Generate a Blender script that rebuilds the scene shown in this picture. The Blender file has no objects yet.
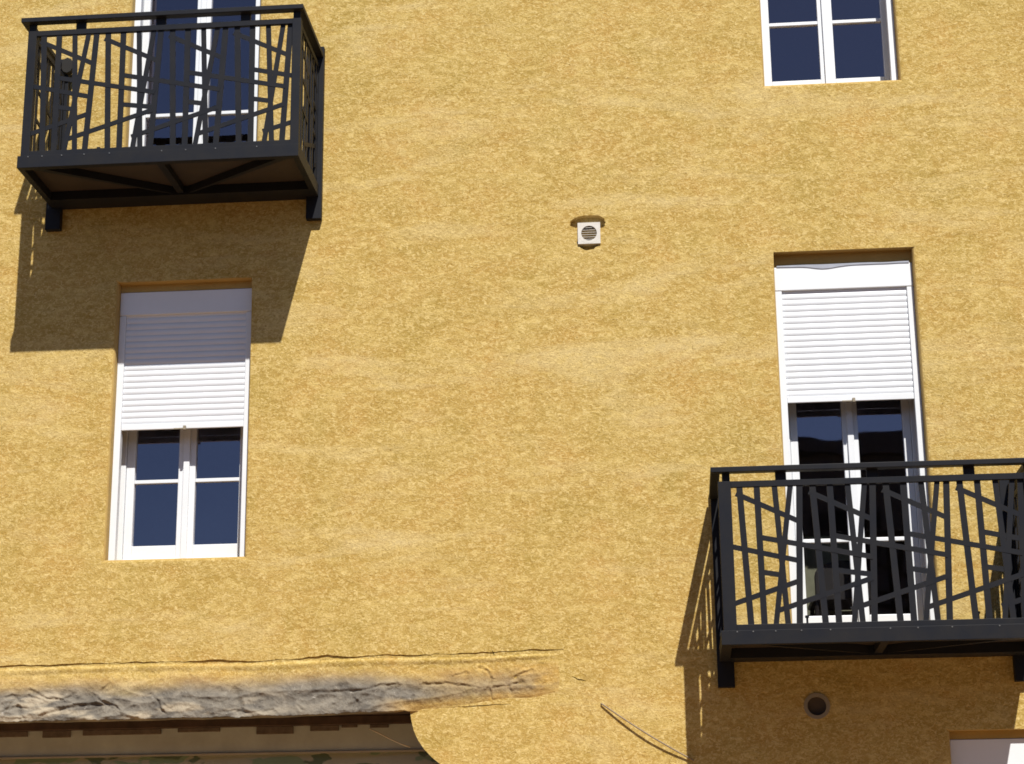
import bpy, bmesh, math, random
from mathutils import Vector, Matrix, noise
random.seed(7)

# ------------------------------------------------------------------ camera, sky, sun, exposure
scene = bpy.context.scene
COL = scene.collection
R_ = Vector((0.99613355, 0.08722877, -0.01044472))
U_ = Vector((0.03435531, -0.27736235, 0.96015095))
F_ = Vector((-0.08085581, 0.9567974, 0.27928671))
U_ = (U_.lerp(R_.cross(F_), 1.0)).normalized()
cam_data = bpy.data.cameras.new("camera")
cam = bpy.data.objects.new("camera", cam_data)
COL.objects.link(cam)
m = Matrix((R_, U_, -F_)).transposed().to_4x4()
m.translation = Vector((2.54237752, -12.88695326, 0.27611603))
cam.matrix_world = m
cam_data.sensor_width = 36.0
cam_data.lens = 1916.77517 / 1024 * 36.0
cam_data.clip_start = 0.05
cam_data.clip_end = 2000
scene.camera = cam

SUN_TRAVEL = Vector((-0.322, 1.0, -1.335)).normalized()
to_sun = -SUN_TRAVEL
SUN_EL = math.asin(to_sun.z)
SUN_ROT = math.atan2(to_sun.x, to_sun.y)
world = bpy.data.worlds.new("World")
scene.world = world
world.use_nodes = True
wn = world.node_tree.nodes
bg = wn["Background"]
sky = wn.new("ShaderNodeTexSky")
sky.sky_type = 'NISHITA'
sky.sun_disc = False
sky.sun_elevation = SUN_EL
sky.sun_rotation = SUN_ROT
sky.air_density = 0.6
sky.dust_density = 0.2
sky.ozone_density = 2.0
world.node_tree.links.new(sky.outputs[0], bg.inputs[0])
bg.inputs[1].default_value = 0.085
sun_data = bpy.data.lights.new("sun", 'SUN')
sun_data.energy = 5.0
sun_data.angle = math.radians(0.5)
sun_data.color = (1.0, 0.955, 0.88)
sun = bpy.data.objects.new("sun", sun_data)
sun.rotation_euler = SUN_TRAVEL.to_track_quat('-Z', 'Y').to_euler()
sun.location = (4, -8, 14)
COL.objects.link(sun)
scene.view_settings.view_transform = 'Standard'
scene.view_settings.look = 'None'
scene.view_settings.gamma = 1.0
scene.view_settings.use_curve_mapping = False
scene.view_settings.exposure = 0.45
scene.cycles.filter_width = 1.7

GROUND = -1.35

# ------------------------------------------------------------------ materials
def new_mat(name):
    mt = bpy.data.materials.new(name)
    mt.use_nodes = True
    nt = mt.node_tree
    return mt, nt, nt.nodes["Principled BSDF"]

def mix_rgb(nt, fac, a, b):
    n = nt.nodes.new("ShaderNodeMix")
    n.data_type = 'RGBA'
    for sock, v in ((n.inputs[0], fac), (n.inputs[6], a), (n.inputs[7], b)):
        if hasattr(v, "is_linked"):
            nt.links.new(v, sock)
        elif isinstance(v, (int, float)):
            sock.default_value = v
        else:
            sock.default_value = (*v, 1.0)
    return n.outputs[2]

def noise_tex(nt, vec, scale, detail=4, rough=0.6, dist=0.0):
    n = nt.nodes.new("ShaderNodeTexNoise")
    n.inputs["Scale"].default_value = scale
    n.inputs["Detail"].default_value = detail
    n.inputs["Roughness"].default_value = rough
    n.inputs["Distortion"].default_value = dist
    if vec is not None:
        nt.links.new(vec, n.inputs["Vector"])
    return n.outputs["Fac"]

def ramp(nt, fac, p0, p1, c0=(0, 0, 0), c1=(1, 1, 1)):
    n = nt.nodes.new("ShaderNodeValToRGB")
    n.color_ramp.elements[0].position = p0
    n.color_ramp.elements[1].position = p1
    n.color_ramp.elements[0].color = (*c0, 1)
    n.color_ramp.elements[1].color = (*c1, 1)
    nt.links.new(fac, n.inputs[0])
    return n.outputs[0]

def world_vec(nt, scale=(1, 1, 1)):
    g = nt.nodes.new("ShaderNodeNewGeometry")
    mp = nt.nodes.new("ShaderNodeMapping")
    mp.inputs["Scale"].default_value = scale
    nt.links.new(g.outputs["Position"], mp.inputs["Vector"])
    return mp.outputs[0]

def obj_vec(nt, scale=(1, 1, 1)):
    g = nt.nodes.new("ShaderNodeTexCoord")
    mp = nt.nodes.new("ShaderNodeMapping")
    mp.inputs["Scale"].default_value = scale
    nt.links.new(g.outputs["Object"], mp.inputs["Vector"])
    return mp.outputs[0]

def bump(nt, bsdf, height, strength, distance, normal=None):
    b = nt.nodes.new("ShaderNodeBump")
    b.inputs["Strength"].default_value = strength
    b.inputs["Distance"].default_value = distance
    nt.links.new(height, b.inputs["Height"])
    if normal is not None:
        nt.links.new(normal, b.inputs["Normal"])
    nt.links.new(b.outputs[0], bsdf.inputs["Normal"])
    return b.outputs[0]

def plaster_nodes(nt, bsdf):
    """ochre roughcast: coarse trowelled grains, horizontal bands, patchy tint"""
    v = world_vec(nt)
    vb = world_vec(nt, (0.8, 1.0, 1.7))
    worm = noise_tex(nt, world_vec(nt, (0.9, 1, 1.25)), 38, 4, 0.68, 1.2)
    speck = noise_tex(nt, v, 78, 3, 0.6, 0.4)
    blob = noise_tex(nt, vb, 11, 4, 0.62, 0.6)
    band = noise_tex(nt, vb, 3.0, 5, 0.62, 0.4)
    tint = noise_tex(nt, v, 2.1, 4, 0.6, 0.3)
    streak = noise_tex(nt, world_vec(nt, (0.45, 1.0, 2.0)), 1.5, 6, 0.7, 0.6)
    base = mix_rgb(nt, ramp(nt, tint, 0.36, 0.64), (0.405, 0.278, 0.066), (0.480, 0.300, 0.078))
    base = mix_rgb(nt, ramp(nt, band, 0.44, 0.68), base, (0.490, 0.345, 0.098))
    base = mix_rgb(nt, ramp(nt, streak, 0.52, 0.70, (0, 0, 0), (0.85, 0.85, 0.85)), base, (0.62, 0.485, 0.215))
    base = mix_rgb(nt, ramp(nt, blob, 0.50, 0.66, (0, 0, 0), (0.8, 0.8, 0.8)), base, (0.62, 0.455, 0.150))
    base = mix_rgb(nt, ramp(nt, worm, 0.48, 0.66, (0, 0, 0), (1, 1, 1)), base, (0.69, 0.525, 0.205))
    base = mix_rgb(nt, ramp(nt, worm, 0.30, 0.44, (0.55, 0.55, 0.55), (0, 0, 0)), base, (0.33, 0.20, 0.045))
    base = mix_rgb(nt, ramp(nt, speck, 0.28, 0.42, (0.9, 0.9, 0.9), (0, 0, 0)), base, (0.24, 0.145, 0.028))
    bsdf.inputs["Roughness"].default_value = 0.95
    bsdf.inputs["Specular IOR Level"].default_value = 0.1
    h = nt.nodes.new("ShaderNodeMath"); h.operation = 'MULTIPLY_ADD'
    nt.links.new(worm, h.inputs[0]); h.inputs[1].default_value = 1.6; nt.links.new(speck, h.inputs[2])
    n1 = bump(nt, bsdf, h.outputs[0], 0.34, 0.012)
    bump(nt, bsdf, band, 0.25, 0.03, n1)
    tone = nt.nodes.new("ShaderNodeMix"); tone.data_type = 'RGBA'; tone.blend_type = 'MULTIPLY'
    tone.inputs[0].default_value = 1.0
    nt.links.new(base, tone.inputs[6]); tone.inputs[7].default_value = (0.905, 0.905, 0.98, 1)
    base = tone.outputs[2]
    return base

PLASTER, nt, b = new_mat("ochre_roughcast")
nt.links.new(plaster_nodes(nt, b), b.inputs["Base Color"])

# flashing: the same plaster colour wearing through to grey cement skin
FLASHING, nt, b = new_mat("worn_flashing")
pl = plaster_nodes(nt, b)
at = nt.nodes.new("ShaderNodeAttribute"); at.attribute_name = "wear"
v = world_vec(nt)
g1 = noise_tex(nt, v, 7, 6, 0.65, 0.8)
g2 = noise_tex(nt, v, 34, 4, 0.7, 1.0)
grey = mix_rgb(nt, ramp(nt, g1, 0.36, 0.62), (0.108, 0.096, 0.081), (0.215, 0.190, 0.152))
grey = mix_rgb(nt, ramp(nt, g2, 0.60, 0.75), grey, (0.33, 0.30, 0.26))
grey = mix_rgb(nt, ramp(nt, g2, 0.25, 0.38, (1, 1, 1), (0, 0, 0)), grey, (0.08, 0.07, 0.06))
sep = nt.nodes.new("ShaderNodeSeparateColor"); nt.links.new(at.outputs["Color"], sep.inputs[0])
orange = mix_rgb(nt, sep.outputs[1], pl, (0.43, 0.235, 0.065))
grey = mix_rgb(nt, sep.outputs[2], grey, (0.40, 0.335, 0.24))
nt.links.new(mix_rgb(nt, sep.outputs[0], orange, grey), b.inputs["Base Color"])
hs = nt.nodes.new("ShaderNodeMath"); hs.operation = 'ADD'
nt.links.new(g1, hs.inputs[0]); nt.links.new(g2, hs.inputs[1])
bump(nt, b, hs.outputs[0], 0.6, 0.012)

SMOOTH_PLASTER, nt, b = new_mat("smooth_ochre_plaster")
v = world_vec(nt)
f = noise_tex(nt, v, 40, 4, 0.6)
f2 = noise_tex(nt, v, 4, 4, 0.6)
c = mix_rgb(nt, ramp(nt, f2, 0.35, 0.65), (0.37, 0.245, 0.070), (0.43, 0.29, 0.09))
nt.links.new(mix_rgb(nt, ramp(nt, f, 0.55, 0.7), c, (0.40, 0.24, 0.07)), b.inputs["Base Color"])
b.inputs["Roughness"].default_value = 0.9
bump(nt, b, f, 0.4, 0.006)

def simple(name, col, rough=0.5, col2=None, scale=12.0, metallic=0.0, bump_s=0.0, spec=0.5):
    mt, nt, b = new_mat(name)
    if col2 is None:
        col2 = tuple(x * 0.85 for x in col)
    f = noise_tex(nt, world_vec(nt), scale, 5, 0.6)
    nt.links.new(mix_rgb(nt, ramp(nt, f, 0.35, 0.7), col, col2), b.inputs["Base Color"])
    b.inputs["Roughness"].default_value = rough
    b.inputs["Metallic"].default_value = metallic
    b.inputs["Specular IOR Level"].default_value = spec
    if bump_s:
        bump(nt, b, f, bump_s, 0.004)
    return mt

PVC = simple("white_pvc", (0.69, 0.71, 0.74), 0.4, (0.66, 0.68, 0.70), 5)
SHUTTER = simple("white_shutter_slats", (0.68, 0.70, 0.735), 0.45, (0.65, 0.67, 0.70), 3)
STEEL = simple("anthracite_steel", (0.0125, 0.0138, 0.0185), 0.5, (0.0180, 0.0178, 0.0195), 7, 0.0, 0.05, 0.10)
DECK = simple("brown_deck_board", (0.032, 0.02, 0.0125), 0.75, (0.022, 0.014, 0.009), 6, 0, 0.3)
ZINC = simple("bare_zinc", (0.16, 0.16, 0.16), 0.45, (0.1, 0.1, 0.1), 30, 0.3)
BLACK = simple("dark_hole", (0.012, 0.010, 0.008), 0.9)
GRILLE = simple("off_white_plastic", (0.60, 0.57, 0.51), 0.6, (0.52, 0.49, 0.44), 30)
GREYPVC = simple("grey_pipe", (0.26, 0.22, 0.16), 0.8)
SLAT = simple("shaded_slat", (0.40, 0.37, 0.33), 0.6)
PIPE_DARK = simple("dim_pipe_hole", (0.10, 0.075, 0.055), 0.9)  # brown stands in for the dimness inside the pipe
INTERIOR = simple("room_plaster", (0.24, 0.20, 0.20), 0.95)
CHAIRM = simple("dark_chair_plastic", (0.022, 0.016, 0.014), 0.5)
OLIVE = simple("olive_cloth", (0.30, 0.29, 0.19), 0.9, (0.24, 0.23, 0.15), 18)
DARKWOOD = simple("dark_wood", (0.17, 0.125, 0.085), 0.95, (0.10, 0.075, 0.05), 22, 0, 0.4)
BEAM = simple("brown_boards", (0.50, 0.52, 0.44), 0.85, (0.39, 0.39, 0.33), 5, 0, 0.4)
CABLE = simple("beige_cable", (0.24, 0.18, 0.12), 0.7)
SOFFIT = simple("shade_dark_soffit", (0.085, 0.05, 0.03), 0.95, (0.05, 0.03, 0.018), 14, 0, 0.4)  # dark brown holds the shade under the opening's top
PALE_EDGE = simple("pale_batten", (0.40, 0.34, 0.23), 0.8)
ASPHALT = simple("worn_red_asphalt", (0.23, 0.135, 0.065), 0.9, (0.18, 0.105, 0.052), 30, 0, 0.3)
PAVING = simple("pale_paving", (0.42, 0.255, 0.12), 0.9, (0.35, 0.21, 0.10), 8, 0, 0.3)
EARTH = simple("dry_ground", (0.22, 0.18, 0.13), 0.95, (0.16, 0.14, 0.09), 1.5)
STONE = simple("kerb_stone", (0.32, 0.31, 0.29), 0.9)
FARWALL = simple("grey_render", (0.085, 0.08, 0.078), 0.9, (0.06, 0.058, 0.056), 3)
BRICK = simple("terracotta_render", (0.30, 0.17, 0.10), 0.9, (0.25, 0.14, 0.08), 3)
CORD = simple("pale_cord", (0.75, 0.65, 0.48), 0.7)
ROOF = simple("clay_tiles", (0.22, 0.09, 0.05), 0.85, (0.15, 0.07, 0.04), 12, 0, 0.4)
PUTTY = simple("grey_sealant", (0.32, 0.34, 0.40), 0.7)

CAMO, nt, b = new_mat("camouflage_canvas")
v = world_vec(nt, (1.2, 1, 3.2))
n1 = noise_tex(nt, v, 3.2, 2, 0.5, 0.4)
n2 = noise_tex(nt, world_vec(nt, (1, 1, 2.2)), 5.1, 2, 0.5, 0.3)
c = mix_rgb(nt, ramp(nt, n1, 0.47, 0.50), (0.33, 0.41, 0.24), (0.56, 0.51, 0.36))
c = mix_rgb(nt, ramp(nt, n2, 0.57, 0.60), c, (0.18, 0.22, 0.13))
nt.links.new(c, b.inputs["Base Color"])
b.inputs["Roughness"].default_value = 0.9

GLASS, nt, b = new_mat("window_glass")
nt.nodes.remove(b)
out = nt.nodes["Material Output"]
tr = nt.nodes.new("ShaderNodeBsdfTransparent"); tr.inputs[0].default_value = (0.86, 0.87, 0.88, 1)
gl = nt.nodes.new("ShaderNodeBsdfGlossy"); gl.inputs["Roughness"].default_value = 0.015
gl.inputs[0].default_value = (0.93, 0.84, 1.0, 1)
fr = nt.nodes.new("ShaderNodeFresnel"); fr.inputs[0].default_value = 2.3
mx = nt.nodes.new("ShaderNodeMixShader")
gg = nt.nodes.new("ShaderNodeNewGeometry")
inv = nt.nodes.new("ShaderNodeMath"); inv.operation = 'SUBTRACT'; inv.inputs[0].default_value = 1.0
nt.links.new(gg.outputs["Backfacing"], inv.inputs[1])
ml = nt.nodes.new("ShaderNodeMath"); ml.operation = 'MULTIPLY'
nt.links.new(fr.outputs[0], ml.inputs[0]); nt.links.new(inv.outputs[0], ml.inputs[1])
nt.links.new(ml.outputs[0], mx.inputs[0]); nt.links.new(tr.outputs[0], mx.inputs[1]); nt.links.new(gl.outputs[0], mx.inputs[2])
nt.links.new(mx.outputs[0], out.inputs[0])
nz = noise_tex(nt, world_vec(nt), 1.3, 2, 0.5)
bb = nt.nodes.new("ShaderNodeBump"); bb.inputs["Strength"].default_value = 0.18; bb.inputs["Distance"].default_value = 0.02
nt.links.new(nz, bb.inputs["Height"]); nt.links.new(bb.outputs[0], gl.inputs["Normal"])

# ------------------------------------------------------------------ mesh helpers
class MB:
    def __init__(self):
        self.bm = bmesh.new()
    def box(self, x0, x1, y0, y1, z0, z1):
        v = [self.bm.verts.new(p) for p in ((x0, y0, z0), (x1, y0, z0), (x1, y1, z0), (x0, y1, z0),
                                            (x0, y0, z1), (x1, y0, z1), (x1, y1, z1), (x0, y1, z1))]
        for q in ((0, 3, 2, 1), (4, 5, 6, 7), (0, 1, 5, 4), (1, 2, 6, 5), (2, 3, 7, 6), (3, 0, 4, 7)):
            self.bm.faces.new([v[i] for i in q])
        return self
    def prism(self, poly, a, b, axis='y'):
        """outline in (x,z) pulled along y, (y,z) along x or (x,y) along z"""
        mk = {'y': lambda p, t: (p[0], t, p[1]), 'x': lambda p, t: (t, p[0], p[1]), 'z': lambda p, t: (p[0], p[1], t)}[axis]
        A = [self.bm.verts.new(mk(p, a)) for p in poly]
        B = [self.bm.verts.new(mk(p, b)) for p in poly]
        n = len(poly)
        self.bm.faces.new(A); self.bm.faces.new(B[::-1])
        for i in range(n):
            j = (i + 1) % n
            self.bm.faces.new((A[j], A[i], B[i], B[j]))
        return self
    def tube(self, pts, r, seg=10, cap=True):
        rings = []
        pts = [Vector(p) for p in pts]
        for i, p in enumerate(pts):
            d = (pts[min(i + 1, len(pts) - 1)] - pts[max(i - 1, 0)]).normalized()
            up = Vector((0, 0, 1)) if abs(d.z) < 0.9 else Vector((0, 1, 0))
            s = d.cross(up).normalized(); t = s.cross(d)
            rings.append([self.bm.verts.new(p + (s * math.cos(2 * math.pi * k / seg) + t * math.sin(2 * math.pi * k / seg)) * r) for k in range(seg)])
        for a, b2 in zip(rings, rings[1:]):
            for k in range(seg):
                self.bm.faces.new((a[k], a[(k + 1) % seg], b2[(k + 1) % seg], b2[k]))
        if cap:
            self.bm.faces.new(rings[0]); self.bm.faces.new(rings[-1][::-1])
        return self
    def ring(self, cx, cz, r0, r1, y0, y1, seg=40):
        """flat washer facing y"""
        L = []
        for r, y in ((r0, y0), (r1, y0), (r1, y1), (r0, y1)):
            L.append([self.bm.verts.new((cx + r * math.cos(2 * math.pi * k / seg), y, cz + r * math.sin(2 * math.pi * k / seg))) for k in range(seg)])
        for i in range(4):
            a, b2 = L[i], L[(i + 1) % 4]
            for k in range(seg):
                self.bm.faces.new((a[k], a[(k + 1) % seg], b2[(k + 1) % seg], b2[k]))
        return self
    def build(self, name, mat, parent=None, bevel=0.0, smooth=False):
        bmesh.ops.recalc_face_normals(self.bm, faces=self.bm.faces)
        me = bpy.data.meshes.new(name)
        self.bm.to_mesh(me); self.bm.free()
        me.materials.append(mat)
        if smooth:
            for p in me.polygons:
                p.use_smooth = True
        o = bpy.data.objects.new(name, me)
        COL.objects.link(o)
        if parent is not None:
            o.parent = parent
        if bevel:
            bv = o.modifiers.new("edge", 'BEVEL'); bv.width = bevel; bv.segments = 2; bv.limit_method = 'ANGLE'
        return o

def circle(cx, cz, r, seg=40):
    return [(cx + r * math.cos(2 * math.pi * k / seg), cz + r * math.sin(2 * math.pi * k / seg)) for k in range(seg)]

def tag(o, label, cat, group=None):
    o["label"] = label; o["category"] = cat
    if group: o["group"] = group
    return o

def thing(name, label, cat, loc, group=None):
    o = bpy.data.objects.new(name, None)
    COL.objects.link(o); o.location = loc; o.empty_display_size = 0.2
    return tag(o, label, cat, group)

def struct(name, mb, mat):
    o = mb.build(name, mat); o["kind"] = "structure"; return o

# ------------------------------------------------------------------ ground and street
struct("ground", MB().box(-150, 150, -150, 150, GROUND - 0.4, GROUND - 0.15), EARTH)
struct("road", MB().box(-60, 60, -13.6, -3.2, GROUND - 0.149, GROUND - 0.125), ASPHALT)
struct("pavement", MB().box(-60, 60, -3.0, 0.6, GROUND - 0.149, GROUND), PAVING)
struct("pavement", MB().box(-60, 60, -18.2, -13.8, GROUND - 0.149, GROUND), PAVING)
struct("kerb", MB().box(-60, 60, -3.2, -3.0, GROUND - 0.149, GROUND + 0.004), STONE)
struct("kerb", MB().box(-60, 60, -13.8, -13.6, GROUND - 0.149, GROUND + 0.004), STONE)
mk = MB()
for i in range(-12, 13):
    mk.box(i * 4.5, i * 4.5 + 2.2, -8.46, -8.34, GROUND - 0.125, GROUND - 0.121)
struct("road_marking", mk, PVC)

# ------------------------------------------------------------------ the ochre house
house = thing("apartment_building", "ochre roughcast apartment building with white windows, a worn grey ledge and a dark opening", "building", (0, 0, 0))
L0, L1, R0, R1 = -1.410, -0.425, 3.3200, 4.288
IN = 0.07
wall_mb = MB().box(-7, 9.5, 0, 0.45, GROUND - 0.05, 9.3)
wall = wall_mb.build("wall", PLASTER, house)
wall.data.materials.append(SMOOTH_PLASTER)
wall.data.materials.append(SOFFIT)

rects = [(L0, L1, 2.849, 4.893), (L0, L1, 5.560, 8.36), (R0, R1, 2.128, 4.928), (R0, R1, 6.218, 8.36), (4.302, 5.27, -1.25, 1.562)]
cutters = []
for i, (x0, x1, z0, z1) in enumerate(rects):
    cutters.append(MB().box(x0, x1, -0.3, 0.7, z0, z1))
# the shop opening with a rounded haunch on its right
arch = [(-6.2, GROUND - 0.2), (-6.2, 1.785), (0.735, 1.785), (0.741, 1.755), (0.749, 1.70), (0.766, 1.63), (0.795, 1.565), (0.836, 1.505), (0.888, 1.45),
        (0.95, 1.40), (1.02, 1.36), (1.08, 1.32), (1.12, 1.26), (1.14, 1.18), (1.14, GROUND - 0.2)]
cutters.append(MB().prism(arch, -0.3, 0.8))
# rough pocket broken out above and below the vent
def lens(cx, cz, w, up_, dn_, seed):
    P = []
    for k in range(24):
        a = 2 * math.pi * k / 24
        r = 1 + 0.24 * noise.noise((math.cos(a) * 3, math.sin(a) * 3, seed))
        P.append((cx + w * r * math.cos(a), cz + (up_ if math.sin(a) > 0 else dn_) * r * math.sin(a)))
    return P
cutters.append(MB().prism(lens(2.016, 5.205, 0.138, 0.060, 0.05, 3.3), -0.2, 0.05))
cutters.append(MB().prism(lens(2.008, 5.062, 0.079, 0.03, 0.062, 8.1), -0.2, 0.05))
cutters.append(MB().prism(circle(3.452, 1.737, 0.078), -0.2, 0.25))
# the settling crack above the ledge
up, dn = [], []
x = -6.6
while x < 1.80:
    zc = 2.125 + 0.012 * noise.noise((x * 1.3, 0, 0)) + 0.016 * noise.noise((x * 4.3, 1, 0)) + 0.008 * noise.noise((x * 15, 1, 0)) + (0.010 if x > 0.9 else 0) + max(0, x) * 0.008
    w = 0.0012 + 0.012 * max(0, 0.28 + noise.noise((x * 2.6, 5, 0))) + 0.0045 * abs(noise.noise((x * 19, 8, 0)))
    if x > 1.5: w *= max(0.15, (1.80 - x) / 0.3)
    up.append((x, zc + w)); dn.append((x, zc - w))
    x += 0.022
cutters.append(MB().prism(up + dn[::-1], -0.2, 0.012))
for pl_ in ([(1.385, 2.06), (1.40, 2.02), (1.392, 1.97), (1.41, 1.92), (1.40, 1.87)], [(0.95, 2.095), (1.10, 2.083), (1.28, 2.088), (1.42, 2.098)],
            [(1.30, 2.155), (1.312, 2.12)], [(1.83, 1.97), (1.88, 1.945), (1.93, 1.935)], [(0.74, 1.772), (0.95, 1.776), (1.15, 1.782), (1.42, 1.792)]):
    P = []
    for (a, b2), (c2, d) in zip(pl_, pl_[1:]):
        for k in range(5):
            t = k / 5
            P.append((a + (c2 - a) * t + 0.004 * noise.noise((a * 9, k, 1)), b2 + (d - b2) * t + 0.005 * noise.noise((k * 1.7, b2 * 7, c2))))
    P.append(pl_[-1])
    vert_ = abs(pl_[-1][1] - pl_[0][1]) > abs(pl_[-1][0] - pl_[0][0])
    n_ = len(P)
    wd = [0.0030 * math.sin(math.pi * (k + .4) / n_) + 0.0008 for k in range(n_)]
    A_ = [(p[0] + (w_ if vert_ else 0), p[1] + (0 if vert_ else w_)) for p, w_ in zip(P, wd)]
    B_ = [(p[0] - (w_ if vert_ else 0), p[1] - (0 if vert_ else w_)) for p, w_ in zip(P, wd)]
    cutters.append(MB().prism(A_ + B_[::-1], -0.2, 0.03))
objs = []
for c_ in cutters:
    o = c_.build("cutter", PLASTER)
    md = wall.modifiers.new("cut", 'BOOLEAN'); md.object = o; md.operation = 'DIFFERENCE'; md.solver = 'EXACT'
    objs.append(o)
bpy.context.view_layer.update()
dg = bpy.context.evaluated_depsgraph_get()
me = bpy.data.meshes.new_from_object(wall.evaluated_get(dg))
wall.modifiers.clear()
wall.data = me
for o in objs:
    bpy.data.objects.remove(o, do_unlink=True)
bm = bmesh.new(); bm.from_mesh(me)
sel = []
for e in bm.edges:
    a, b2 = e.verts[0].co, e.verts[1].co
    if abs(a.y) > 1e-4 or abs(b2.y) > 1e-4: continue
    for (x0, x1, z0, z1) in rects:
        onx = any(abs(a.x - t) < 1e-3 and abs(b2.x - t) < 1e-3 for t in (x0, x1)) and z0 - .01 < min(a.z, b2.z) and max(a.z, b2.z) < z1 + .01
        onz = any(abs(a.z - t) < 1e-3 and abs(b2.z - t) < 1e-3 for t in (z0,)) and x0 - .01 < min(a.x, b2.x) and max(a.x, b2.x) < x1 + .01
        if onx or onz:
            sel.append(e); break
bmesh.ops.bevel(bm, geom=sel, offset=0.024, segments=3, profile=0.5, affect='EDGES')
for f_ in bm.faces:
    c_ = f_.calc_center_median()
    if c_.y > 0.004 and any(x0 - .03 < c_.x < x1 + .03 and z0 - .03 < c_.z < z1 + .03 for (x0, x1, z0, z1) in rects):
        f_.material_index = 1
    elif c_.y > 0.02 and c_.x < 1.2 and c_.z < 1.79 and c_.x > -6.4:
        f_.material_index = 2  # inner faces of the opening, shade put into their colour
bm.to_mesh(me); bm.free()

for x0, x1, za, zb_ in ((L0, L1, 4.8375, 4.893), (R0, R1, 4.8375, 4.928), (4.302, 5.27, 1.5095, 1.562)):
    MB().box(x0 + 0.001, x1 - 0.001, IN + 0.002, 0.40, za, zb_ + 0.004).build("lintel", SMOOTH_PLASTER, house)
MB().box(-7, -6.7, 0.45, 9, GROUND - 0.05, 9.3).box(9.2, 9.5, 0.45, 9, GROUND - 0.05, 9.3).box(-6.7, 9.2, 8.7, 9, GROUND - 0.05, 9.3).build("side_wall", PLASTER, house)
rf = MB().prism([(-0.55, 9.33), (9.5, 9.33), (4.5, 11.4)], -7.4, 9.9, 'x').build("roof", ROOF, house)
MB().box(-6.7, 9.2, 0.451, 8.69, 1.95, 2.10).build("floor_slab", INTERIOR, house)
MB().box(-6.7, 9.2, 0.451, 8.69, 5.40, 5.55).build("floor_slab", INTERIOR, house)
MB().box(-6.7, 9.2, 4.5, 4.6, 2.101, 5.399).box(-6.7, 9.2, 4.5, 4.6, 5.551, 9.29).box(1.4, 1.5, 0.451, 4.49, 2.101, 5.399).box(1.4, 1.5, 0.451, 4.49, 5.551, 9.29).build("partition", INTERIOR, house)

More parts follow.
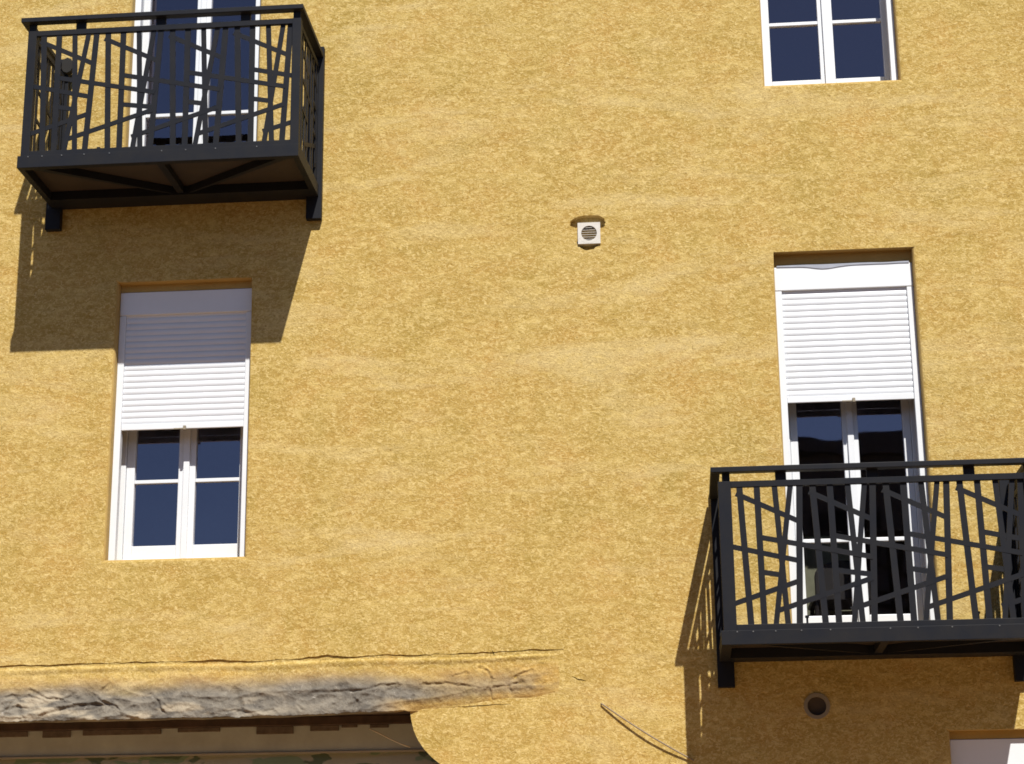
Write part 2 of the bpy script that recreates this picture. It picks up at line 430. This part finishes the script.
# ---- windows
def window(name, x0, x1, zb, zt, shutter_z, transom, w=0.06, door=False, notch=False, sw=0.052):
    """outer frame carries sashes, panes, roller shutter, box and guide rails"""
    FY = IN + 0.172
    BOX = 0.175
    g = 0.048
    zf = zt - BOX + 0.01
    fr_ = MB()
    fr_.box(x0 + 0.004, x0 + 0.004 + w, FY, FY + 0.07, zb, zf)
    fr_.box(x1 - 0.004 - w, x1 - 0.004, FY, FY + 0.07, zb, zf)
    fr_.box(x0 + 0.004 + w, x1 - 0.004 - w, FY, FY + 0.07, zb, zb + 0.045)
    fr_.box(x0 + 0.004 + w, x1 - 0.004 - w, FY, FY + 0.07, zf - 0.05, zf)
    W = fr_.build(name, PVC, house, 0.004)
    cx = (x0 + x1) / 2
    SY = FY + 0.012
    s = sw
    bot = 0.095 if not door else 0.20
    for a, b2 in ((x0 + 0.004 + w, cx), (cx, x1 - 0.004 - w)):
        z0, z1 = zb + 0.045, zf - 0.05
        sm = MB()
        a += 0.002; b2 -= 0.002
        sm.box(a, a + s, SY, SY + 0.055, z0, z1).box(b2 - s, b2, SY, SY + 0.055, z0, z1)
        sm.box(a + s, b2 - s, SY, SY + 0.055, z0, z0 + bot).box(a + s, b2 - s, SY, SY + 0.055, z1 - 0.06, z1)
        sa = sm.build("sash", PVC, W, 0.004)
        MB().box(a + s, b2 - s, SY + 0.006, SY + 0.045, transom - 0.013, transom + 0.013).build("glazing_bar", PVC, W, 0.003)
        for za, zc in ((z0 + bot, transom - 0.013), (transom + 0.013, z1 - 0.06)):
            MB().box(a + s - 0.004, b2 - s + 0.004, SY + 0.026, SY + 0.032, za - 0.004, zc + 0.004).build("pane", GLASS, W)
    MB().box(cx - 0.022, cx + 0.022, SY - 0.022, SY - 0.001, zb + 0.03, zf - 0.06).build("cover_strip", PVC, W, 0.004)
    for a, b2 in ((x0 + 0.001, x0 + g), (x1 - g, x1 - 0.001)):
        MB().box(a, b2, IN, IN + 0.055, zb, zt - BOX - 0.002).build("guide_rail", PVC, W, 0.003)
    # box front with a small drip edge
    bx = MB().box(x0 + 0.001, x1 - 0.001, IN - 0.004, IN + 0.30, zt - BOX, zt)
    bx.build("shutter_box", PVC, W, 0.005)
    # foam and sealant squeezed out over the box
    if notch:
        pts = []
        n = 26
        for i in range(n + 1):
            xx = x0 + 0.02 + (x1 - x0 - 0.04) * i / n
            pts.append((xx, zt + 0.006 + 0.009 * noise.noise((xx * 5, 2, 0))))
        low = [(p[0], zt - 0.004 - 0.020 * math.exp(-((p[0] - x0 - 0.36) / 0.11) ** 2) - 0.004 * noise.noise((p[0] * 7, 4, 0))) for p in pts]
        MB().prism([(p[0], zt + 0.008 + 0.5 * (p[1] - zt)) for p in pts] + low[::-1], IN - 0.009, IN - 0.0045).build("sealant", PUTTY, W, 0.002)
    if shutter_z is not None:
        # slats: one rolled profile
        pitch = 0.0445
        prof = []
        zz = shutter_z + 0.045
        yb = IN + 0.016
        while zz < zt - BOX + 0.03:
            for k in range(7):
                t = k / 6
                prof.append((yb - 0.0042 * math.sin(math.pi * t) ** 0.8, zz + pitch * 0.90 * t))
            prof.append((yb + 0.002, zz + pitch * 0.93)); prof.append((yb + 0.002, zz + pitch * 0.99))
            zz += pitch
        back = [(yb + 0.012, prof[-1][1]), (yb + 0.012, prof[0][1])]
        sl = MB().prism(prof + back, x0 + g + 0.001, x1 - g - 0.001, 'x').build("roller_shutter", SHUTTER, W)
        MB().box(x0 + g + 0.001, x1 - g - 0.001, yb - 0.009, yb + 0.010, shutter_z, shutter_z + 0.043).build("bottom_rail", PVC, W, 0.003)
        MB().box(cx + 0.01, cx + 0.03, yb - 0.026, yb - 0.009, shutter_z - 0.012, shutter_z + 0.018).box(cx - 0.06, cx + 0.01, yb - 0.016, yb - 0.0095, shutter_z - 0.006, shutter_z + 0.004).build("pull_tab", GREYPVC, W, 0.002)
    return W

window("window", L0, L1, 2.851, 4.835, 3.800, 3.461, 0.044, sw=0.060)
window("window", R0, R1, 6.220, 8.29, None, 6.825, 0.012)
window("balcony_door", L0, L1, 5.562, 8.29, None, 6.32, 0.008, True)
window("balcony_door", R0, R1, 2.130, 4.835, 3.840, 2.897, 0.060, True, True)
window("window", 4.304, 5.268, -1.248, 1.507, 0.2, -0.2, 0.06, True)

# ---- worn ledge over the opening
def smooth(a, b2, t):
    t = max(0, min(1, (t - a) / (b2 - a))); return t * t * (3 - 2 * t)
def fbm(x, y, z, o=4):
    return sum(noise.noise((x * 2 ** i, y * 2 ** i, z + i * 7.1)) / 2 ** i for i in range(o))
def ridge(x, y, z):
    return (1 - abs(noise.noise((x, y, z)))) ** 3
bm = bmesh.new()
wear = bm.verts.layers.float_color.new("wear")
NU, NV = 1150, 72
CREASES = [[(-1.378, 1.933), (-1.353, 1.957), (-1.33, 1.984)], [(-1.65, 1.859), (-1.547, 1.838), (-1.404, 1.839), (-1.312, 1.825), (-1.26, 1.798), (-1.228, 1.772)], [(-2.083, 1.884), (-2.002, 1.913), (-1.878, 1.904), (-1.774, 1.874), (-1.64, 1.855)], [(-1.911, 1.762), (-1.768, 1.775), (-1.627, 1.815), (-1.486, 1.836)], [(-1.031, 1.902), (-0.978, 1.851), (-0.956, 1.802), (-0.917, 1.762)], [(-2.034, 1.764), (-2.007, 1.833), (-1.985, 1.898)], [(-1.406, 1.88), (-1.344, 1.849), (-1.271, 1.824), (-1.235, 1.788)], [(-0.57, 1.764), (-0.45, 1.776), (-0.309, 1.759), (-0.189, 1.776)], [(-1.881, 1.95), (-1.754, 1.887), (-1.641, 1.875), (-1.552, 1.923)], [(-2.057, 1.804), (-1.956, 1.838), (-1.852, 1.81)], [(0.077, 1.89), (0.238, 1.893), (0.398, 1.897), (0.537, 1.93), (0.657, 1.937)], [(0.836, 1.933), (0.975, 1.936), (1.094, 1.922), (1.183, 1.906)], [(1.054, 1.987), (1.124, 2.006)], [(1.213, 2.037), (1.263, 2.012), (1.292, 1.963), (1.276, 1.894), (1.291, 1.826)], [(1.311, 1.903), (1.449, 1.92), (1.499, 1.933)], [(1.45, 1.965), (1.519, 1.997), (1.569, 2.006)], [(0.349, 1.757), (0.355, 1.806), (0.368, 1.845)], [(0.383, 1.776), (0.388, 1.825)], [(-0.021, 1.804), (0.01, 1.774)], [(0.219, 1.779), (0.223, 1.803)], [(0.757, 1.808), (0.766, 1.856)]]
def crease(x, z):
    """depth of the sharp folds and splits: a slit with a raised lip over it"""
    d_ = 0.0
    for P in CREASES:
        if x < min(p[0] for p in P) - .05 or x > max(p[0] for p in P) + .05: continue
        for (ax, az), (bx, bz) in zip(P, P[1:]):
            ux, uz = bx - ax, bz - az
            L2 = ux * ux + uz * uz
            t = max(0.0, min(1.0, ((x - ax) * ux + (z - az) * uz) / L2))
            dx_, dz_ = x - ax - ux * t, z - az - uz * t
            r = math.hypot(dx_, dz_)
            if r > 0.05: continue
            sgn = 1 if dz_ > 0 else -1
            wv = 0.35 + 0.9 * abs(noise.noise((x * 7, z * 9, 3.0)))
            d_ = max(d_, 0.010 * wv * math.exp(-(r / (0.004 + 0.004 * wv)) ** 2)) if r < 0.012 else (d_ - 0.0035 * math.exp(-((r - 0.020) / 0.012) ** 2) * (1 if sgn > 0 else 0.2))
    return max(-0.012, d_)

X0, X1 = -6.4, 1.84
rows = []
for i in range(NU + 1):
    t = i / NU
    xx = X0 + 3.8 * t / 0.12 if t < 0.12 else -2.6 + (X1 + 2.6) * (t - 0.12) / 0.88
    col = []
    top = 2.112 + 0.012 * noise.noise((xx * 1.3, 0, 0)) + max(0, xx) * 0.008
    bot = 1.736 + 0.018 * smooth(-0.5, 0.7, xx) + 0.010 * noise.noise((xx * 4, 9, 0))
    bot += 0.06 * smooth(0.80, 1.5, xx) + 0.05 * smooth(1.5, X1, xx)
    prot = 0.060 - 0.022 * smooth(-0.6, 0.5, xx) - 0.026 * smooth(0.6, 1.0, xx)
    amp = 0.020 - 0.008 * smooth(-1.0, 0.3, xx) - 0.003 * smooth(0.6, 0.9, xx) - 0.003 * smooth(1.4, 1.8, xx)
    for j in range(NV + 1):
        v_ = j / NV
        zz = top + (bot - top) * v_
        rg = ridge(xx * 2.1 + 0.6 * noise.noise((xx * 2, zz * 5, 2)), zz * 9, 0.3) * 0.9 + ridge(xx * 5.2, zz * 13 + xx * 2.5, 4.0) * 0.55 + 0.25 * ridge(xx * 11, zz * 21 - xx * 4, 8.0)
        low = smooth(0.30, 0.60, v_) * smooth(1.03, 0.93, v_)
        yy = -(0.002 + prot * (v_ ** 1.25)) - amp * low * (rg - 0.55) - (0.006 * fbm(xx * 7, zz * 9, 1) + 0.004 * fbm(xx * 26, zz * 26, 3, 3) * low) * smooth(0.02, .2, v_)
        yy -= 0.008 * smooth(0.0, 0.05, v_) * smooth(0.16, 0.06, v_)
        # vertical folds
        for fx, fw in ((-1.98, 0.03), (-1.45, 0.05), (-0.45, 0.035), (1.385, 0.012)):
            yy += 0.022 * math.exp(-((xx - fx - 0.1 * (v_ - 0.5)) / fw) ** 2) * low * (0.6 if fx > 1 else 1)
        ft = smooth(0.66, 0.84, xx)
        yy *= (1 - ft) + ft * smooth(1.0, 0.72, v_)
        yy *= 1 - smooth(1.6, 1.82, xx)
        cz_ = crease(xx + 0.006 * noise.noise((xx * 23, zz * 23, 1)), zz + 0.006 * noise.noise((xx * 23, zz * 23, 6)))
        yy += cz_
        yy = min(yy, -0.0025 + 0.006 * (cz_ > 0.004) * ft) + 0.0055 * max(ft * smooth(0.90, 1.0, v_), smooth(1.70, 1.80, xx))
        vert = bm.verts.new((xx, yy, zz + (0.007 * noise.noise((xx * 18, 3, zz)) + 0.006 * noise.noise((xx * 41, 3, zz))) * (v_ > 0.97)))
        gtop = 0.36 + 0.12 * smooth(0.3, 1.0, xx) - 0.06 * smooth(-0.6, 0.2, xx)
        n_ = fbm(xx * 2.2, zz * 6, 11)
        gy = smooth(gtop - 0.22, gtop + 0.24, v_ + 0.10 * n_)
        tn = smooth(0.0, 0.5, fbm(xx * 3.1, zz * 11, 21)) * smooth(0.4, -1.0, xx) * 0.8
        gy *= 1 - 0.92 * smooth(0.70, 0.92, v_ + .07 * n_ + .04 * fbm(xx * 9, zz * 20, 2)) * smooth(0.45, 0.85, xx)      # plaster returns under the right end
        gy *= 1 - smooth(1.42, 1.78, xx + 0.10 * n_ + 0.16 * fbm(xx * 7, zz * 16, 5))
        gy *= 1 - 0.35 * smooth(0.7, 1.1, xx)
        og = smooth(0.12, 0.3, v_) * 0.55 * (0.5 + 0.5 * n_) + 0.30 * smooth(1.1, 1.5, xx) * smooth(1.84, 1.6, xx) * smooth(0.3, 0.6, v_) * (0.6 + 0.6 * fbm(xx * 7, zz * 16, 9))
        vert[wear] = (max(0, min(1, gy)), max(0, min(1, og)), max(0, min(1, tn)), 1)
        col.append(vert)
    a = bm.verts.new((xx, 0.10 * (1 - smooth(0.62, 0.72, xx)) + 0.004, bot + 0.006)); a[wear] = (0.9 * (1 - smooth(0.6, 0.7, xx)), 0.2, 0, 1)
    col.append(a)
    rows.append(col)
for a, b2 in zip(rows, rows[1:]):
    for j in range(len(a) - 1):
        bm.faces.new((a[j], b2[j], b2[j + 1], a[j + 1]))
bm.faces.new([c_ for c_ in rows[-1]][::-1]) if False else None
bmesh.ops.recalc_face_normals(bm, faces=bm.faces)
me = bpy.data.meshes.new("ledge"); bm.to_mesh(me); bm.free()
me.materials.append(FLASHING)
for p in me.polygons: p.use_smooth = True
ledge = bpy.data.objects.new("ledge", me); COL.objects.link(ledge); ledge.parent = house
ledge["label"] = "crumpled grey weathered ledge under a long crack"

# ---- inside the opening
MB().box(-6.19, 1.13, 0.451, 0.62, 1.545, 1.949).build("lintel_beam", BEAM, house)
MB().box(-6.19, 1.13, 0.405, 0.4495, 1.722, 1.783).build("soffit_shade_strip", SOFFIT, house, 0.006)  # dark strip painted in for the shaded soffit band
for xx, wd, dz in ((-2.34, 0.30, 0.0), (-1.93, 0.20, 0.01), (-1.64, 0.56, 0.0), (-0.96, 0.30, -0.01), (-0.40, 0.26, 0.015), (-0.02, 0.20, 0.0), (0.20, 0.11, -0.02), (0.40, 0.13, -0.015)):
    MB().box(xx, xx + wd, 0.428 + 0.004 * abs(dz) * 100 * 0.2, 0.4505, 1.684 - dz, 1.7215).build("dark_block", DARKWOOD, house, 0.003)  # dark brown blocks of uneven width along the beam's top
MB().box(-6.18, 1.12, 0.436, 0.4505, 1.532, 1.544).build("batten", PALE_EDGE, house)

# ------------------------------------------------------------------ tarpaulin hanging in the opening
bm = bmesh.new()
g = []
for i in range(161):
    xx = -6.1 + 7.2 * i / 160
    g.append([bm.verts.new((xx, 0.50 + 0.035 * math.sin(xx * 5.3) * (0.25 + j / 12) + 0.02 * noise.noise((xx * 2, j * 0.4, 0)), 1.540 - 2.2 * j / 12)) for j in range(13)])
for a, b2 in zip(g, g[1:]):
    for j in range(12):
        bm.faces.new((a[j], a[j + 1], b2[j + 1], b2[j]))
me = bpy.data.meshes.new("tarpaulin"); bm.to_mesh(me); bm.free(); me.materials.append(CAMO)
for p in me.polygons: p.use_smooth = True
tarp = bpy.data.objects.new("tarpaulin", me); COL.objects.link(tarp)
so = tarp.modifiers.new("thick", 'SOLIDIFY'); so.thickness = 0.004
tag(tarp, "dark green and brown blotched tarpaulin hanging in the opening under the grey ledge", "tarpaulin")

cd = [(0.40 + 0.03 * 0, 0.42, 1.69), (0.46, 0.40, 1.662), (0.55, 0.385, 1.615), (0.63, 0.38, 1.578), (0.69, 0.40, 1.556)]
tag(MB().tube(cd, 0.0045, 8).build("cord", CORD, None, 0, True), "thin pale cord slanting across the brown beam in the dark opening", "cord")

wr = []
for i in range(15):
    t = i / 14
    wr.append((2.030 + 0.60 * t, -0.012 - 0.020 * math.sin(math.pi * t), 1.780 - 0.385 * t - 0.016 * math.sin(math.pi * t)))
tag(MB().tube([(2.022, 0.02, 1.785)] + wr, 0.0050, 8).build("cable", CABLE, None, 0, True), "loose beige cable slanting down the plain ochre wall towards the balcony's shadow", "cable")

# ------------------------------------------------------------------ vents
vt = thing("air_vent", "small square white air vent with a round slatted grille set in a rough pocket", "vent", (2.019, 0, 5.124))
mb = MB()
hw = 0.078
mb.ring(0, 0, 0.056, 0.0775, -0.014, 0.05, 40)
for sx in (-1, 1):
    for sz in (-1, 1):
        n = 10
        arc = [(0.0774 * math.cos(math.pi / 2 * k / n) * sx, 0.0774 * math.sin(math.pi / 2 * k / n) * sz) for k in range(n + 1)]
        mb.prism(arc + [(0, hw * sz + 0.0025 * sz), (hw * sx + 0.0025 * sx, hw * sz + 0.0025 * sz), (hw * sx + 0.0025 * sx, 0)][:] if False else arc + [((hw + .0025) * sx * 0.0, (hw + .0025) * sz), ((hw + .0025) * sx, (hw + .0025) * sz), ((hw + .0025) * sx, 0.0)], -0.0135, 0.05)
mb.build("faceplate", GRILLE, vt)
for k in range(6):
    zc = -0.044 + 0.0176 * k
    hwk = math.sqrt(max(0.0004, 0.0555 ** 2 - zc ** 2))
    MB().prism([(-0.008, zc - 0.003), (0.010, zc + 0.002), (0.010, zc + 0.006), (-0.008, zc + 0.001)], -hwk, hwk, 'x').build("slat", SLAT, vt)
MB().prism(circle(0, 0, 0.0555), 0.038, 0.048).build("backing", BLACK, vt)

pv = thing("pipe_vent", "round dark pipe outlet with a grey rim in the shadow under the lower balcony", "vent", (3.452, 0, 1.737))
MB().ring(0, 0, 0.062, 0.086, -0.007, 0.0, 40).ring(0, 0, 0.062, 0.0775, 0.0005, 0.20, 40).build("rim", GREYPVC, pv)
MB().prism(circle(0, 0, 0.0618), 0.03, 0.04).build("backing", PIPE_DARK, pv)

# ------------------------------------------------------------------ balconies
BW, BH = 1.847, 0.885
def bar_mesh(p, q, wd, y, axis, k):
    """flat bar from p to q in the panel plane; axis 'y' = panel faces the street, 'x' = side panel"""
    d = Vector((q[0] - p[0], q[1] - p[1])); n = Vector((-d.y, d.x)).normalized() * wd / 2
    poly = [(p[0] + n.x, p[1] + n.y), (q[0] + n.x, q[1] + n.y), (q[0] - n.x, q[1] - n.y), (p[0] - n.x, p[1] - n.y)]
    return MB().prism(poly, y + 0.0004 * k, y + 0.0004 * k + 0.008, axis)

def module(o, k):
    """one repeat of the broken lattice: (u0,v0,u1,v1,width)"""
    W1, W2 = 0.040, 0.033
    L = [(0.029, 1.01, 0.049, -0.01, W1), (0.089, 1.01, 0.094, -0.01, W1), (0.150, 1.01, 0.174, -0.01, W1 * .9),
         (0.205, 1.01, 0.133, -0.01, W1 * .85), (0.236, 1.01, 0.213, -0.01, W1)]
    if k % 2 == 1: L[3] = (0.208, 1.01, 0.145, -0.01, W1 * .85)
    L += [(0.016, 0.954, 0.228, 0.738, W2)]
    L += [(0.091, 0.628, 0.474, 0.464, W2)] if k < 3 else [(0.091, 0.628, 0.252, 0.555, W2)]
    L += [(0.094, 0.374, 0.160 if k != 1 else 0.222, 0.350 if k != 1 else 0.338, W2)]
    L += [(0.138, 0.091, 0.468, 0.312, W2)] if k < 3 else [(0.138, 0.091, 0.252, 0.160, W2)]
    if k == 0:
        L += [(-0.004, 0.564, 0.220, 0.452, W2), (-0.004, 0.152, 0.222, 0.306, W2)]
    return [(a + o, b2, c_ + o, d, w) for a, b2, c_, d, w in L]

def make_balcony(loc, label, rosette=False, ext=0.0):
    T = thing("balcony", label, "balcony", loc, "steel balconies on the ochre facade")
    fy = -0.803
    pan = MB().box(0, BW, fy, fy + 0.03, BH, BH + 0.04).box(0, BW, fy, fy + 0.03, -0.038, 0).build("front_panel", STEEL, T, 0.002)
    n = 0
    for k in range(4):
        for (a, b2, c_, d, w) in module(0.2515 * k, k):
            bar_mesh((a * BW, b2 * BH), (c_ * BW, d * BH), w, fy + 0.004, 'y', n).build("bar", STEEL, pan)
            n += 1
    for x0, x1 in ((-0.061 - ext, 0), (BW, BW + 0.061)):
        MB().box(x0, x1, fy - 0.001, fy + 0.058, -0.0375, BH + 0.0405).build("corner_post", STEEL, T, 0.002)
    for xs in (-0.050 - ext, BW + 0.028):
        sp = MB().box(xs, xs + 0.022, fy + 0.0585, -0.056, BH, BH + 0.04).box(xs, xs + 0.022, fy + 0.0585, -0.056, -0.038, 0)
        sp.box(xs, xs + 0.022, -0.085, -0.056, 0, BH)
        sp = sp.build("side_panel", STEEL, T, 0.002)
        n = 0
        for k in range(2):
            for (a, b2, c_, d, w) in module(0, 1):
                a, c_ = a + 0.2515 * k, c_ + 0.2515 * k
                y0, y1 = fy + 0.06 + a * BW * 0.83, fy + 0.06 + c_ * BW * 0.83
                lim = -0.056
                if y0 > lim - 0.01: continue
                if y1 > lim:
                    t = (lim - y0) / (y1 - y0); y1 = lim; d = b2 + (d - b2) * t
                bar_mesh((y0, b2 * BH), (y1, d * BH), w * 0.9, xs + 0.005, 'x', n).build("bar", STEEL, sp)
                n += 1
    hr = MB().box(-0.105 - ext, BW + 0.082, -0.845, -0.780, 0.978, 1.012)
    hr.box(-0.105 - ext, -0.045 - ext, -0.780, -0.056, 0.978, 1.012).box(BW + 0.022, BW + 0.082, -0.780, -0.056, 0.978, 1.012)
    hr.build("handrail", STEEL, T, 0.003)
    for x0, x1 in ((-0.055, -0.005), (0.285, 0.355), (0.865, 0.935), (1.475, 1.545), (BW + 0.005, BW + 0.055)):
        MB().box(x0, x1, fy + 0.002, fy + 0.022, BH + 0.0405, 0.978).build("spacer", STEEL, T)
    for x0, side in ((-0.117, 1), (BW - 0.027, -1)):
        ps = MB().box(x0, x0 + 0.112, -0.055, -0.003, -0.298, 1.068).build("wall_post", STEEL, T, 0.003)
    # round rail rosette standing off the wall beside the rail end
    if rosette:
        MB().prism([(-0.006 + 0.047 * math.cos(a), 0.992 + 0.064 * math.sin(a)) for a in [2 * math.pi * (k + .5) / 10 for k in range(10)]], -0.105, -0.056).build("rosette", BLACK, T, 0.004)
    # floor
    ff = MB().box(-0.078 - ext, BW + 0.064, -0.816, -0.765, -0.128, -0.0385)
    ff.box(-0.078 - ext, -0.034, -0.765, -0.0555, -0.128, -0.0385).box(BW + 0.020, BW + 0.064, -0.765, -0.0555, -0.128, -0.0385)
    ff.box(-0.034, BW + 0.020, -0.20, -0.004, -0.128, -0.062)
    ff.build("floor_frame", STEEL, T, 0.002)
    MB().box(-0.033, BW + 0.019, -0.764, -0.004, -0.061, -0.039).build("deck", DECK, T)
    for (xa, xb) in ((BW / 2, 0.93), (0.02, 0.86), (BW - 0.03, 1.00)):
        bar_mesh((xa, -0.765), (xb, -0.201), 0.05, -0.112, 'z', 0)
        d = Vector((xb - xa, 0.564)); nn = Vector((-d.y, d.x)).normalized() * 0.025
        MB().prism([(xa + nn.x, -0.764 + nn.y), (xb + nn.x, -0.201), (xb - nn.x, -0.201), (xa - nn.x, -0.764 - nn.y)], -0.116, -0.0615, 'z').build("brace", STEEL, T)
    for bx in (0.45, 1.04, 1.52):
        MB().tube([(bx, -0.66, -0.039), (bx, -0.66, 0.07)], 0.007, 8).tube([(bx, -0.66, 0.055), (bx, -0.66, 0.068)], 0.013, 8).build("anchor_bolt", STEEL, T)
    for bx in (0.0, 0.10, 0.24, 0.40, 0.58, 0.95, 1.12, 1.33, 1.62):
        MB().tube([(bx, -0.816, -0.048), (bx, -0.820, -0.048)], 0.0045, 8).build("screw", ZINC, T)
    return T

make_balcony((-1.850, 0, 5.605), "upper dark steel balcony with a lattice railing, casting its shadow on the shuttered window below", True)
make_balcony((2.924, 0, 2.164), "lower dark steel balcony with a lattice railing in front of the half-shuttered door", False, 0.022)

# ------------------------------------------------------------------ inside the lower door: chair and olive panel
ch = thing("chair", "dark round-backed chair seen through the glass of the lower balcony door", "chair", (3.70, 0.40, 2.101))
back = [(-0.19, 0.40), (-0.19, 0.57)] + [(0.19 * math.cos(a), 0.57 + 0.11 * math.sin(a)) for a in [math.pi - math.pi * k / 12 for k in range(1, 12)]] + [(0.19, 0.57), (0.19, 0.40)]
MB().prism(back, -0.02, 0.01).build("backrest", CHAIRM, ch, 0.008)
MB().prism([(-0.21, -0.01), (0.21, -0.01), (0.22, 0.40), (0.12, 0.42), (-0.12, 0.42), (-0.22, 0.40)], 0.40, 0.43, 'z').build("seat", CHAIRM, ch, 0.008)
for x0, y0 in ((-0.18, 0.02), (0.18, 0.02), (-0.19, 0.38), (0.19, 0.38)):
    MB().tube([(x0 * 1.08, y0, 0), (x0, y0, 0.402)], 0.016, 8).build("leg", CHAIRM, ch)
tag(MB().box(3.34, 3.80, 0.84, 0.87, 2.101, 3.05).build("folding_screen", OLIVE, None, 0.004), "pale olive panel standing in the room behind the dark chair", "screen")

# ------------------------------------------------------------------ across the street (grey house seen in the glass, terracotta house added)
op = thing("house", "grey rendered house across the street, mirrored in the lower balcony door", "house", (9.5, -18.5, GROUND))
MB().box(-6.3, 26, -8, 0, -0.15, 9.42).build("wall", FARWALL, op)
MB().box(-6.5, 26.2, -8.2, 0.2, 9.42, 9.72).build("roof", FARWALL, op)
for xx in (-4.6, -1.6, 1.4, 4.4):
    for zz in (1.2, 4.2, 6.9):
        MB().box(xx, xx + 1.1, 0.001, 0.03, zz, zz + 1.6).build("window", BLACK, op)
ob = thing("house", "unseen long low terracotta house added across the street to block sky light", "house", (-12.0, -18.5, GROUND))  # unseen; put here to block part of the sky fill
MB().box(-28, 14.5, -8, 0, -0.15, 7.0).build("wall", BRICK, ob)
MB().box(-28.2, 14.6, -8.2, 0.2, 7.0, 7.25).build("roof", ROOF, ob)
for xx in range(-26, 13, 3):
    for zz in (1.2, 4.3):
        MB().box(xx, xx + 1.1, 0.001, 0.03, zz, zz + 1.6).build("window", BLACK, ob)
